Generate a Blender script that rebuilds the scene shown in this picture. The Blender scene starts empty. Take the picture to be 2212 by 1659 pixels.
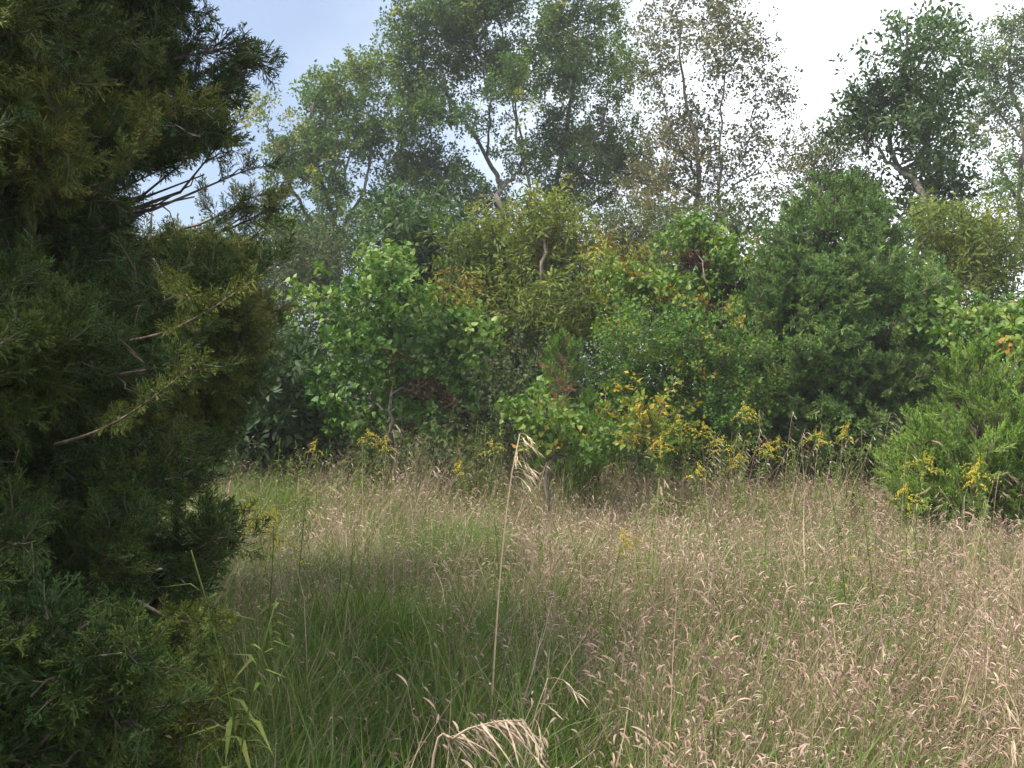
import bpy, math, random
import numpy as np
from mathutils import Vector, noise

# ------------------------------------------------------------------ camera, sky, sun, exposure
sc = bpy.context.scene
EYE = 1.6
F = 2171.0                       # focal length in units of a 2212 px wide picture
cam_d = bpy.data.cameras.new('camera'); cam = bpy.data.objects.new('camera', cam_d)
sc.collection.objects.link(cam); sc.camera = cam
cam.location = (0, 0, EYE); cam.rotation_euler = (math.radians(90), 0, 0)
cam_d.sensor_width = 36; cam_d.lens = F / 2212 * 36; cam_d.clip_start = 0.05; cam_d.clip_end = 2000

SUN_EL, SUN_AZ = 55, -112          # azimuth from +Y (view direction) towards +X; negative = from the left
w = bpy.data.worlds.new('World'); sc.world = w; w.use_nodes = True
nt = w.node_tree; nt.nodes.clear()
N = nt.nodes.new; Lk = nt.links.new
out = N('ShaderNodeOutputWorld'); sky = N('ShaderNodeTexSky'); sky.sky_type = 'NISHITA'; sky.sun_disc = False
sky.sun_elevation = math.radians(SUN_EL); sky.sun_rotation = math.radians(SUN_AZ)
sky.air_density = 1.0; sky.dust_density = 2.0; sky.ozone_density = 1.0
bg = N('ShaderNodeBackground'); bg.inputs[1].default_value = 0.07
Lk(sky.outputs[0], bg.inputs[0])
tc = N('ShaderNodeTexCoord'); sep = N('ShaderNodeSeparateXYZ'); Lk(tc.outputs['Generated'], sep.inputs[0])
mp = N('ShaderNodeMapping'); mp.inputs['Scale'].default_value = (1, 1, 2.2); Lk(tc.outputs['Generated'], mp.inputs[0])
nz = N('ShaderNodeTexNoise'); nz.inputs['Scale'].default_value = 2.2; nz.inputs['Detail'].default_value = 5; nz.inputs['Roughness'].default_value = .5
Lk(mp.outputs[0], nz.inputs[0])
m1 = N('ShaderNodeMath'); m1.operation = 'MULTIPLY_ADD'; m1.inputs[1].default_value = 0.9; m1.inputs[2].default_value = 0.0
Lk(sep.outputs[0], m1.inputs[0])
m2 = N('ShaderNodeMath'); m2.operation = 'MULTIPLY_ADD'; m2.inputs[1].default_value = 0.55; Lk(nz.outputs[0], m2.inputs[0]); Lk(m1.outputs[0], m2.inputs[2])
cr = N('ShaderNodeValToRGB'); cr.color_ramp.interpolation = 'EASE'
cr.color_ramp.elements[0].position = 0.1; cr.color_ramp.elements[0].color = (.42, .42, .42, 1)
cr.color_ramp.elements[1].position = 0.52; cr.color_ramp.elements[1].color = (1, 1, 1, 1)
Lk(m2.outputs[0], cr.inputs[0])
cloud = N('ShaderNodeBackground'); cloud.inputs[1].default_value = 1.0
cc = N('ShaderNodeValToRGB'); cc.color_ramp.elements[0].color = (.185, .222, .295, 1); cc.color_ramp.elements[1].color = (.55, .58, .62, 1)
cc.color_ramp.elements[0].position = .12; cc.color_ramp.elements[1].position = .5
Lk(m2.outputs[0], cc.inputs[0]); Lk(cc.outputs[0], cloud.inputs[0])
mx = N('ShaderNodeMixShader'); Lk(cr.outputs[0], mx.inputs[0]); Lk(bg.outputs[0], mx.inputs[1]); Lk(cloud.outputs[0], mx.inputs[2])
Lk(mx.outputs[0], out.inputs[0])

sd = bpy.data.lights.new('sun', 'SUN'); sd.energy = 2.9; sd.angle = math.radians(16); sd.color = (1, .93, .82)
so = bpy.data.objects.new('sun', sd); sc.collection.objects.link(so)
e, a = math.radians(SUN_EL), math.radians(SUN_AZ)
sdir = Vector((math.sin(a) * math.cos(e), math.cos(a) * math.cos(e), math.sin(e)))
so.rotation_euler = sdir.to_track_quat('Z', 'Y').to_euler()
sc.view_settings.view_transform = 'Standard'; sc.view_settings.look = 'None'
sc.view_settings.exposure = 1.68; sc.view_settings.gamma = 1; sc.view_settings.use_curve_mapping = False
sc.render.engine = 'CYCLES'
cy = sc.cycles
cy.max_bounces = 6; cy.diffuse_bounces = 3; cy.transmission_bounces = 3; cy.glossy_bounces = 1
cy.use_denoising = True

# ------------------------------------------------------------------ helpers
C = sc.collection
rng = np.random.default_rng(7)

def P(px, py, Y):
    return np.array([(px - 1106) / F * Y, Y, EYE - (py - 829.5) / F * Y])

def ground_z(x, y):
    return 0.05 * math.sin(x * .45 + 1) * math.sin(y * .35) + 0.02 * math.sin(x * 1.7 + y * .9)

def unit(v):
    v = np.asarray(v, float); n = np.linalg.norm(v, axis=-1, keepdims=True); return v / np.maximum(n, 1e-9)

class MB:
    """collects triangles, material index and a per-vertex tone"""
    def __init__(s): s.V = []; s.T = []; s.M = []; s.O = []; s.n = 0
    def add(s, V, T, m=0, tone=.5):
        V = np.asarray(V, float); T = np.asarray(T, int)
        s.V.append(V); s.T.append(T + s.n); s.M.append(np.full(len(T), m)); s.n += len(V)
        s.O.append(np.full(len(V), tone) if np.isscalar(tone) else np.asarray(tone, float))
    def tube(s, path, radii, sides=5, m=0, tone=.5, cap=True):
        path = np.asarray(path, float); k = len(path); radii = np.broadcast_to(radii, (k,)) if np.isscalar(radii) else np.asarray(radii)
        tan = unit(np.gradient(path, axis=0))
        ref = np.array([0, 0, 1.]) if abs(tan[0][2]) < .9 else np.array([1., 0, 0])
        u = unit(np.cross(tan, ref)); v = np.cross(tan, u)
        an = np.arange(sides) * 2 * np.pi / sides
        ring = path[:, None] + radii[:, None, None] * (np.cos(an)[None, :, None] * u[:, None] + np.sin(an)[None, :, None] * v[:, None])
        V = ring.reshape(-1, 3); T = []
        for i in range(k - 1):
            for j in range(sides):
                a0, a1 = i * sides + j, i * sides + (j + 1) % sides; T += [(a0, a1, a1 + sides), (a0, a1 + sides, a0 + sides)]
        if cap:
            V = np.vstack([V, path[-1:]]); c = len(V) - 1
            T += [((k - 1) * sides + j, (k - 1) * sides + (j + 1) % sides, c) for j in range(sides)]
        s.add(V, T, m, tone)
    def spindles(s, P0, P1, r, m=0, tone=None, bulge=.45):
        """many slim needle-clad twiglets at once, 6 triangles each"""
        P0 = np.asarray(P0, float); P1 = np.asarray(P1, float); n = len(P0)
        if n == 0: return
        d = unit(P1 - P0); ref = np.where(np.abs(d[:, 2:3]) < .9, np.array([[0, 0, 1.]]), np.array([[1., 0, 0]]))
        u = unit(np.cross(d, ref)); v = np.cross(d, u); mid = P0 + (P1 - P0) * bulge
        r = np.broadcast_to(r, (n,))[:, None]
        V = np.empty((n, 5, 3)); V[:, 0] = P0; V[:, 4] = P1
        for j in range(3):
            an = j * 2.0944; V[:, 1 + j] = mid + r * (math.cos(an) * u + math.sin(an) * v)
        base = np.array([(0, 2, 1), (0, 3, 2), (0, 1, 3), (1, 2, 4), (2, 3, 4), (3, 1, 4)])
        T = (base[None] + (np.arange(n) * 5)[:, None, None]).reshape(-1, 3)
        tone = np.full(n, .5) if tone is None else np.asarray(tone)
        s.add(V.reshape(-1, 3), T, m, np.repeat(tone, 5))
    def shapes(s, base_V, base_T, pos, X, Y_, Z, scale, m=0, tone=None):
        """copies of one small shape, with a frame (X, Y_, Z) and a scale for each"""
        n = len(pos)
        if n == 0: return
        bV = np.asarray(base_V, float); scale = np.broadcast_to(scale, (n,))[:, None, None]
        V = pos[:, None] + scale * (bV[None, :, 0:1] * X[:, None] + bV[None, :, 1:2] * Y_[:, None] + bV[None, :, 2:3] * Z[:, None])
        T = (np.asarray(base_T)[None] + (np.arange(n) * len(bV))[:, None, None]).reshape(-1, 3)
        tone = np.full(n, .5) if tone is None else np.asarray(tone)
        s.add(V.reshape(-1, 3), T, m, np.repeat(tone, len(bV)))
    def mesh(s, name, mats, smooth=False):
        V = np.concatenate(s.V); T = np.concatenate(s.T); M = np.concatenate(s.M); O = np.concatenate(s.O)
        me = bpy.data.meshes.new(name); me.vertices.add(len(V)); me.vertices.foreach_set('co', V.astype(np.float32).ravel())
        me.loops.add(len(T) * 3); me.loops.foreach_set('vertex_index', T.astype(np.int32).ravel())
        me.polygons.add(len(T)); me.polygons.foreach_set('loop_start', np.arange(len(T), dtype=np.int32) * 3)
        me.polygons.foreach_set('loop_total', np.full(len(T), 3, dtype=np.int32))
        for mm in (mats if isinstance(mats, (list, tuple)) else [mats]): me.materials.append(mm)
        me.polygons.foreach_set('material_index', M.astype(np.int32))
        me.polygons.foreach_set('use_smooth', np.full(len(T), smooth, dtype=bool))
        at = me.attributes.new('tone', 'FLOAT', 'POINT'); at.data.foreach_set('value', O.astype(np.float32))
        me.update(calc_edges=True); return me

def link(name, data, parent=None, kind=None, label=None, cat=None, group=None, loc=None):
    o = bpy.data.objects.new(name, data); C.objects.link(o)
    if loc is not None: o.location = loc
    if parent is not None: o.parent = parent
    if kind: o['kind'] = kind
    if label: o['label'] = label
    if cat: o['category'] = cat
    if group: o['group'] = group
    return o
def thing(name, label, cat, loc, group=None): return link(name, None, None, None, label, cat, group, loc)

# ------------------------------------------------------------------ materials
def mat_new(name):
    m = bpy.data.materials.new(name); m.use_nodes = True; m.node_tree.nodes.clear(); return m, m.node_tree.nodes.new, m.node_tree.links.new

def leafmat(name, stops, src='inst', rough=.6, trans=.3, spread=.5, spec=.2):
    m, N, L = mat_new(name)
    out = N('ShaderNodeOutputMaterial'); pb = N('ShaderNodeBsdfPrincipled'); tr = N('ShaderNodeBsdfTranslucent'); mix = N('ShaderNodeMixShader')
    mix.inputs[0].default_value = trans; pb.inputs['Roughness'].default_value = rough
    pb.inputs['Specular IOR Level'].default_value = spec
    tone = N('ShaderNodeAttribute'); tone.attribute_name = 'tone'
    if src == 'inst':
        ti = N('ShaderNodeAttribute'); ti.attribute_type = 'INSTANCER'; ti.attribute_name = 'tint'; base = ti.outputs['Fac']
        ma = N('ShaderNodeMath'); ma.operation = 'MULTIPLY_ADD'; ma.inputs[1].default_value = spread; L(tone.outputs['Fac'], ma.inputs[0]); L(base, ma.inputs[2])
        mb = N('ShaderNodeMath'); mb.operation = 'SUBTRACT'; mb.inputs[1].default_value = spread / 2; L(ma.outputs[0], mb.inputs[0]); fac = mb.outputs[0]
    elif src == 'obj':
        oi = N('ShaderNodeObjectInfo'); fac = oi.outputs['Random']
    else:
        oi = N('ShaderNodeObjectInfo'); ma = N('ShaderNodeMath'); ma.operation = 'MULTIPLY_ADD'; ma.inputs[1].default_value = .35
        L(oi.outputs['Random'], ma.inputs[0]); L(tone.outputs['Fac'], ma.inputs[2])
        mb = N('ShaderNodeMath'); mb.operation = 'SUBTRACT'; mb.inputs[1].default_value = .17; L(ma.outputs[0], mb.inputs[0]); fac = mb.outputs[0]
    r = N('ShaderNodeValToRGB'); el = r.color_ramp.elements
    while len(el) < len(stops): el.new(.5)
    for i, (p, c) in enumerate(stops): el[i].position = p; el[i].color = (*c, 1)
    L(fac, r.inputs[0])
    # blotches and vein-scale mottling
    tc = N('ShaderNodeTexCoord'); nz = N('ShaderNodeTexNoise'); nz.inputs['Scale'].default_value = 60; L(tc.outputs['Object'], nz.inputs[0])
    hv = N('ShaderNodeHueSaturation'); mr = N('ShaderNodeMapRange'); mr.inputs['To Min'].default_value = .72; mr.inputs['To Max'].default_value = 1.3
    L(nz.outputs[0], mr.inputs[0]); L(mr.outputs[0], hv.inputs['Value']); L(r.outputs[0], hv.inputs['Color'])
    L(hv.outputs[0], pb.inputs['Base Color'])
    h2 = N('ShaderNodeHueSaturation'); h2.inputs['Saturation'].default_value = 1.15; h2.inputs['Value'].default_value = 1.25; L(hv.outputs[0], h2.inputs['Color']); L(h2.outputs[0], tr.inputs[0])
    L(pb.outputs[0], mix.inputs[1]); L(tr.outputs[0], mix.inputs[2]); L(mix.outputs[0], out.inputs[0])
    return m

def barkmat(name, c1, c2, scale=14):
    m, N, L = mat_new(name)
    out = N('ShaderNodeOutputMaterial'); pb = N('ShaderNodeBsdfPrincipled'); pb.inputs['Roughness'].default_value = .9
    tc = N('ShaderNodeTexCoord'); mp = N('ShaderNodeMapping'); mp.inputs['Scale'].default_value = (1, 1, .22); L(tc.outputs['Object'], mp.inputs[0])
    nz = N('ShaderNodeTexNoise'); nz.inputs['Scale'].default_value = scale; nz.inputs['Detail'].default_value = 6; L(mp.outputs[0], nz.inputs[0])
    r = N('ShaderNodeValToRGB'); r.color_ramp.elements[0].position = .35; r.color_ramp.elements[1].position = .68
    r.color_ramp.elements[0].color = (*c1, 1); r.color_ramp.elements[1].color = (*c2, 1); L(nz.outputs[0], r.inputs[0]); L(r.outputs[0], pb.inputs['Base Color'])
    bp = N('ShaderNodeBump'); bp.inputs['Strength'].default_value = .7; bp.inputs['Distance'].default_value = .02; L(nz.outputs[0], bp.inputs['Height']); L(bp.outputs[0], pb.inputs['Normal'])
    L(pb.outputs[0], out.inputs[0]); return m

BARK = barkmat('grey_brown_bark', (.045, .038, .03), (.19, .17, .14))
TWIGBARK = barkmat('twig_bark', (.05, .038, .03), (.17, .14, .11), 40)
CEDARBARK = barkmat('cedar_bark', (.06, .04, .03), (.22, .17, .13), 30)
M_COTTON = leafmat('cottonwood_leaf', [(0, (.04, .088, .026)), (.45, (.085, .155, .036)), (.8, (.13, .19, .045)), (1, (.27, .26, .06))], trans=.35)
M_OLIVE = leafmat('olive_brown_leaf', [(0, (.08, .095, .045)), (.5, (.14, .145, .065)), (.85, (.2, .17, .075)), (1, (.25, .18, .08))], trans=.3)
M_DEEP = leafmat('deep_green_leaf', [(0, (.03, .065, .018)), (.6, (.058, .11, .026)), (1, (.11, .165, .045))], trans=.3, spec=.4)
M_THICK = leafmat('thicket_leaf', [(0, (.045, .07, .025)), (.5, (.08, .115, .035)), (.85, (.13, .14, .045)), (1, (.19, .15, .055))], trans=.3)
M_GOLD = leafmat('golden_green_leaf', [(0, (.07, .11, .022)), (.45, (.14, .185, .032)), (.8, (.22, .23, .04)), (.97, (.28, .21, .04)), (1, (.22, .1, .03))], trans=.35)
M_BRIGHT = leafmat('fresh_green_leaf', [(0, (.045, .11, .022)), (.5, (.09, .18, .032)), (.85, (.15, .22, .038)), (.97, (.28, .27, .04)), (1, (.34, .24, .04))], trans=.35)
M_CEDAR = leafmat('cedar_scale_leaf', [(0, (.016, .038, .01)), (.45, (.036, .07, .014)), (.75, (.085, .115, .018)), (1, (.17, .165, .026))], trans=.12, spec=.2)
M_CEDAR_R = leafmat('cedar_mid_green_leaf', [(0, (.062, .135, .034)), (.5, (.115, .215, .045)), (.85, (.18, .27, .06)), (1, (.22, .28, .065))], trans=.15, spec=.2)
M_CEDAR_B = leafmat('cedar_bright_needle', [(0, (.075, .155, .024)), (.5, (.15, .265, .038)), (1, (.23, .32, .055))], trans=.2, spec=.2)
RB = [(0, (.04, .1, .018)), (.5, (.085, .17, .028)), (.8, (.13, .215, .04)), (1, (.19, .25, .07))]
RY = [(0, (.07, .15, .025)), (.5, (.125, .2, .034)), (.85, (.2, .24, .04)), (.985, (.26, .24, .04)), (1, (.33, .16, .04))]
M_REDBUD = leafmat('redbud_leaf', RB, rough=.5, spec=.3); M_REDBUD_O = leafmat('redbud_single_leaf', RB, 'obj', rough=.5, spec=.3)
M_YELLOW = leafmat('yellowing_leaf', RY, rough=.5, spec=.3); M_YELLOW_O = leafmat('yellowing_single_leaf', RY, 'obj', rough=.5, spec=.3)
M_POD = leafmat('dry_pod', [(0, (.03, .012, .012)), (.6, (.07, .028, .022)), (1, (.13, .06, .04))], trans=.1)
M_GRASSG = leafmat('green_grass_blade', [(0, (.05, .105, .02)), (.5, (.1, .17, .034)), (.85, (.17, .21, .06)), (1, (.25, .24, .1))], trans=.35)
M_GRASSD = leafmat('dry_grass_blade', [(0, (.17, .125, .08)), (.5, (.31, .235, .16)), (1, (.46, .37, .27))], trans=.25)
M_HEAD = leafmat('grass_seed_head', [(0, (.22, .14, .11)), (.5, (.42, .29, .235)), (1, (.56, .43, .365))], trans=.3)
M_WEED = leafmat('weed_leaf', [(0, (0.061, 0.103, 0.021)), (.5, (0.122, 0.171, 0.038)), (.85, (0.220, 0.239, 0.059)), (1, (0.366, 0.274, 0.067))], 'mesh', trans=.3)
M_FLOWER = leafmat('goldenrod_floret', [(0, (.36, .29, .03)), (.5, (.56, .47, .045)), (1, (.68, .6, .11))], 'mesh', trans=.2)
M_STRAW = leafmat('straw', [(0, (.24, .17, .11)), (.5, (.4, .31, .22)), (1, (.54, .43, .33))], 'mesh', trans=.25)
M_PALE = leafmat('pale_straw', [(0, (.46, .36, .22)), (.5, (.6, .48, .32)), (1, (.7, .6, .45))], 'mesh', trans=.2)
M_BROWN = leafmat('dead_stalk', [(0, (.09, .06, .045)), (.5, (.16, .11, .08)), (1, (.27, .19, .14))], 'mesh', trans=.15)
M_RUST = leafmat('rusty_dead_needle', [(0, (.14, .06, .03)), (1, (.32, .14, .06))], trans=.1)

# ------------------------------------------------------------------ shapes of leaves
def strip_leaf(w=.3, fold=.06, droop=.12):
    """pointed oval leaf, base at 0, tip +Y, face +Z"""
    V = [(0, 0, 0), (-w, .38, fold), (w, .38, fold), (0, .42, 0), (0, 1, -droop)]
    return V, [(0, 3, 1), (0, 2, 3), (1, 3, 4), (3, 2, 4)]
def heart_leaf():
    V = [(0, 0, 0), (0, .35, -.03), (0, .7, -.12), (0, 1.08, -.34)]
    side = [(.2, -.12, .03), (.44, .02, .08), (.48, .3, .07), (.27, .68, -.05)]
    V += side + [(-x, y, z) for x, y, z in side]; T = []
    for s0, fl in ((4, 0), (8, 1)):
        a, b, c, d = s0, s0 + 1, s0 + 2, s0 + 3
        t = [(0, a, b), (0, b, 1), (1, b, c), (1, c, 2), (2, c, d), (2, d, 3)]
        T += [(x, z, y) if fl else (x, y, z) for x, y, z in t]
    return V, T
HEART = heart_leaf(); OVAL = strip_leaf(.34); SLIM = strip_leaf(.14, .03, .2); LANCE = strip_leaf(.085, .02, .3)
def frames(Yd, Zd):
    Yd = unit(Yd); X = unit(np.cross(Yd, Zd)); return X, Yd, np.cross(X, Yd)

def twig(seed, n, shape, leaf, length, spread=.9, mats=None, droop=0.0, clusters=1):
    """a leafy twig along +Z"""
    r = np.random.default_rng(seed); mb = MB()
    t = np.linspace(0, 1, 5); bend = r.normal(0, .12, 2)
    path = np.stack([bend[0] * t**2 * length, bend[1] * t**2 * length, t * length], 1)
    mb.tube(path, np.linspace(.006, .002, 5) * (length / .45), 3, 0, .5, False)
    tt = r.uniform(.12, 1, n); pos = np.stack([np.interp(tt, t, path[:, k]) for k in range(3)], 1)
    az = r.uniform(0, 2 * np.pi, n); out_ = np.stack([np.cos(az), np.sin(az), r.uniform(min(.1, spread), max(.1, spread), n)], 1)
    Yd = unit(out_ + r.normal(0, .35, (n, 3))) ; pos = pos + Yd * r.uniform(.2, 1.0, (n, 1)) * leaf
    Zd = r.normal(0, 1, (n, 3)); Zd[:, 2] += .6
    X, Y_, Z = frames(Yd, Zd)
    mb.shapes(*shape, pos, X, Y_, Z, leaf * r.uniform(.7, 1.2, n), 1, r.uniform(0, 1, n))
    return mb

def spray(seed, L=.2, n=16, thick=.0022, sub=6, flat=.7, ang=.75):
    """a feathery cedar shoot along +Z"""
    r = np.random.default_rng(seed); mb = MB(); A = []; B = []; R = []; tn = []
    t = np.linspace(0, 1, 5); bend = r.normal(0, .15, 2)
    path = np.stack([bend[0] * t**2 * L, bend[1] * t**2 * L, t * L], 1)
    mb.tube(path[:4], [thick * 1.1, thick * .9, thick * .7, thick * .4], 3, 0, .5, False)
    A.append(path[3]); B.append(path[4] + [0, 0, L * .08]); R.append(thick); tn.append(.9)
    for i in range(n):
        s = .05 + .92 * i / n; p = np.array([np.interp(s, t, path[:, k]) for k in range(3)])
        az = (i % 2) * np.pi + r.normal(0, flat); a_ = ang * r.uniform(.7, 1.25)
        d = np.array([math.cos(az) * math.sin(a_), math.sin(az) * math.sin(a_), math.cos(a_)])
        ll = L * (.5 * (1 - s)**.8 + .12) * r.uniform(.65, 1.2); q = p + d * ll
        A.append(p); B.append(q); R.append(thick * .9); tn.append(r.uniform(.2, .8))
        for j in range(sub):
            u = .15 + .8 * j / sub; b0 = p + d * ll * u
            dd = unit(d + r.normal(0, .55, 3) + np.array([0, 0, .25])); l2 = ll * (.42 * (1 - u) + .16) * r.uniform(.7, 1.3)
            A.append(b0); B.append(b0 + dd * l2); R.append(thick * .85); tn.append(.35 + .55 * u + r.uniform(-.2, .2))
    mb.spindles(A, B, np.array(R), 1, np.clip(tn, 0, 1)); return mb

def protos(name, mbs, mats):
    col = bpy.data.collections.new(name)
    for i, mb in enumerate(mbs):
        o = bpy.data.objects.new('%s_%02d' % (name, i), mb.mesh(name, mats)); col.objects.link(o)
    return col, len(mbs)

_groups = {}
def scatter_group(col):
    if col.name in _groups: return _groups[col.name]
    g = bpy.data.node_groups.new('scatter_' + col.name, 'GeometryNodeTree')
    g.interface.new_socket('Geometry', in_out='INPUT', socket_type='NodeSocketGeometry'); g.interface.new_socket('Geometry', in_out='OUTPUT', socket_type='NodeSocketGeometry')
    N = g.nodes.new; L = g.links.new
    gi = N('NodeGroupInput'); go = N('NodeGroupOutput'); ci = N('GeometryNodeCollectionInfo'); ci.inputs['Collection'].default_value = col
    ci.inputs['Separate Children'].default_value = True; ci.inputs['Reset Children'].default_value = True
    io = N('GeometryNodeInstanceOnPoints'); io.inputs['Pick Instance'].default_value = True
    def at(nm, ty):
        n = N('GeometryNodeInputNamedAttribute'); n.data_type = ty; n.inputs['Name'].default_value = nm; return n.outputs['Attribute']
    er = N('FunctionNodeEulerToRotation'); L(at('rot', 'FLOAT_VECTOR'), er.inputs[0])
    L(gi.outputs[0], io.inputs['Points']); L(ci.outputs[0], io.inputs['Instance']); L(er.outputs[0], io.inputs['Rotation'])
    L(at('scl', 'FLOAT'), io.inputs['Scale']); L(at('idx', 'INT'), io.inputs['Instance Index']); L(io.outputs[0], go.inputs[0])
    _groups[col.name] = g; return g

def dir_euler(D, roll):
    """euler angles that bring +Z to D with a roll about it"""
    D = unit(D); ref = np.where(np.abs(D[:, 2:3]) < .95, np.array([[0, 0, 1.]]), np.array([[1., 0, 0]]))
    u = unit(np.cross(ref, D)); v = np.cross(D, u); c, s = np.cos(roll)[:, None], np.sin(roll)[:, None]
    X = u * c + v * s; Y = np.cross(D, X)
    return np.stack([np.arctan2(Y[:, 2], D[:, 2]), np.arcsin(np.clip(-X[:, 2], -1, 1)), np.arctan2(X[:, 1], X[:, 0])], 1)

def scatter(name, parent, cp, pts, D, scl, tint, roll=None, kind='stuff', **kw):
    col, k = cp; n = len(pts); origin = np.array(parent.location) if parent is not None else np.zeros(3)
    me = bpy.data.meshes.new(name); me.vertices.add(n); me.vertices.foreach_set('co', (np.asarray(pts) - origin).astype(np.float32).ravel())
    roll = rng.uniform(0, 6.283, n) if roll is None else roll
    def put(nm, ty, f, arr): me.attributes.new(nm, ty, 'POINT').data.foreach_set(f, np.ascontiguousarray(arr).ravel())
    put('rot', 'FLOAT_VECTOR', 'vector', dir_euler(np.asarray(D, float), roll).astype(np.float32))
    put('scl', 'FLOAT', 'value', np.broadcast_to(scl, (n,)).astype(np.float32)); put('tint', 'FLOAT', 'value', np.broadcast_to(tint, (n,)).astype(np.float32))
    idx = kw.pop('idx', None); idx = rng.integers(0, k, n) if idx is None else idx
    put('idx', 'INT', 'value', idx.astype(np.int32))
    o = link(name, me, parent, kind, **kw); md = o.modifiers.new('scatter', 'NODES'); md.node_group = scatter_group(col); return o

TW_COT = protos('cottonwood_twig', [twig(i, 17, OVAL, .092, .36) for i in range(5)], [TWIGBARK, M_COTTON])
TW_OLV = protos('olive_twig', [twig(10 + i, 13, OVAL, .09, .34) for i in range(5)], [TWIGBARK, M_OLIVE])
TW_DEEP = protos('deep_green_twig', [twig(20 + i, 18, strip_leaf(.22), .13, .4, .5) for i in range(4)], [TWIGBARK, M_DEEP])
TW_THK = protos('thicket_twig', [twig(30 + i, 18, OVAL, .07, .4) for i in range(5)], [TWIGBARK, M_THICK])
TW_GOLD = protos('golden_twig', [twig(40 + i, 20, SLIM, .115, .38, .4) for i in range(5)], [TWIGBARK, M_GOLD])
TW_BRT = protos('fresh_twig', [twig(50 + i, 22, OVAL, .05, .32) for i in range(5)], [TWIGBARK, M_BRIGHT])
TW_RED = protos('redbud_twig', [twig(60 + i, 11, HEART, .062, .22, .5) for i in range(5)], [TWIGBARK, M_REDBUD])
TW_YEL = protos('yellowing_twig', [twig(70 + i, 11, HEART, .062, .22, .5) for i in range(5)], [TWIGBARK, M_YELLOW])
TW_POD = protos('pod_bunch', [twig(80 + i, 16, LANCE, .09, .16, -.8) for i in range(3)], [TWIGBARK, M_POD])
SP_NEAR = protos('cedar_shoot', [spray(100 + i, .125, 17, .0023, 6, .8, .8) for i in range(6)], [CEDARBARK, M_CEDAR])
SP_MID = protos('cedar_mid_shoot', [spray(110 + i, .2, 12, .0062, 4, .9) for i in range(5)], [CEDARBARK, M_CEDAR_R])
SP_BRT = protos('cedar_bright_shoot', [spray(120 + i, .22, 13, .0046, 4, .9, .5) for i in range(5)], [CEDARBARK, M_CEDAR_B])
SP_RUST = protos('cedar_dead_shoot', [spray(130 + i, .2, 12, .003, 3, .9) for i in range(2)], [CEDARBARK, M_RUST])

# ------------------------------------------------------------------ the ground
def build_ground():
    xs = np.concatenate([[-400, -150, -60, -30], np.linspace(-16, 16, 81), [30, 60, 150, 400]])
    ys = np.concatenate([[-200, -60, -20, -5], np.linspace(0, 30, 76), [45, 80, 150, 400]])
    V = [(x, y, ground_z(x, y)) for y in ys for x in xs]; nx = len(xs); T = []
    for j in range(len(ys) - 1):
        for i in range(nx - 1):
            a_ = j * nx + i; T += [(a_, a_ + 1, a_ + nx + 1), (a_, a_ + nx + 1, a_ + nx)]
    mb = MB(); mb.add(V, T)
    m, N, L = mat_new('soil_and_thatch'); out = N('ShaderNodeOutputMaterial'); pb = N('ShaderNodeBsdfPrincipled'); pb.inputs['Roughness'].default_value = 1
    tc = N('ShaderNodeTexCoord'); n1 = N('ShaderNodeTexNoise'); n1.inputs['Scale'].default_value = 6; n1.inputs['Detail'].default_value = 8; L(tc.outputs['Object'], n1.inputs[0])
    r = N('ShaderNodeValToRGB'); r.color_ramp.elements[0].color = (.045, .04, .022, 1); r.color_ramp.elements[1].color = (.15, .125, .07, 1)
    r.color_ramp.elements[0].position = .35; r.color_ramp.elements[1].position = .7; L(n1.outputs[0], r.inputs[0]); L(r.outputs[0], pb.inputs['Base Color'])
    n2 = N('ShaderNodeTexNoise'); n2.inputs['Scale'].default_value = 90; L(tc.outputs['Object'], n2.inputs[0])
    bp = N('ShaderNodeBump'); bp.inputs['Distance'].default_value = .03; L(n2.outputs[0], bp.inputs['Height']); L(bp.outputs[0], pb.inputs['Normal']); L(pb.outputs[0], out.inputs[0])
    link('ground', mb.mesh('ground', m, True), kind='structure')
build_ground()

# ------------------------------------------------------------------ thin scattering box added mostly for lens glare over the far trees
def glare_haze():
    x0, x1, y0, y1, z0, z1 = -70, 70, -25, 60, -2, 24
    V = [(x, y, z) for z in (z0, z1) for y in (y0, y1) for x in (x0, x1)]
    T = [(0, 2, 3), (0, 3, 1), (4, 5, 7), (4, 7, 6), (0, 1, 5), (0, 5, 4), (2, 6, 7), (2, 7, 3), (0, 4, 6), (0, 6, 2), (1, 3, 7), (1, 7, 5)]
    mb = MB(); mb.add(V, T); m, N, L = mat_new('glare_haze'); out = N('ShaderNodeOutputMaterial'); v = N('ShaderNodeVolumePrincipled')
    v.inputs['Color'].default_value = (.93, .96, 1, 1); v.inputs['Density'].default_value = .0013; v.inputs['Anisotropy'].default_value = .2
    L(v.outputs[0], out.inputs['Volume']); link('glare_haze', mb.mesh('glare_haze', m), kind='stuff')
glare_haze()
# ------------------------------------------------------------------ trees
def curve3(pts, n):
    """smooth curve through points"""
    pts = np.asarray(pts, float)
    if len(pts) == 2: t = np.linspace(0, 1, n)[:, None]; return pts[0] * (1 - t) + pts[1] * t
    q = np.vstack([2 * pts[0] - pts[1], pts, 2 * pts[-1] - pts[-2]]); res = []; u = np.linspace(0, len(pts) - 1 - 1e-6, n)
    for s in u:
        i = int(s); f = s - i; p0, p1, p2, p3 = q[i], q[i + 1], q[i + 2], q[i + 3]
        res.append(.5 * (2 * p1 + (p2 - p0) * f + (2 * p0 - 5 * p1 + 4 * p2 - p3) * f * f + (3 * p1 - p0 - 3 * p2 + p3) * f**3))
    return np.array(res)

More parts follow.
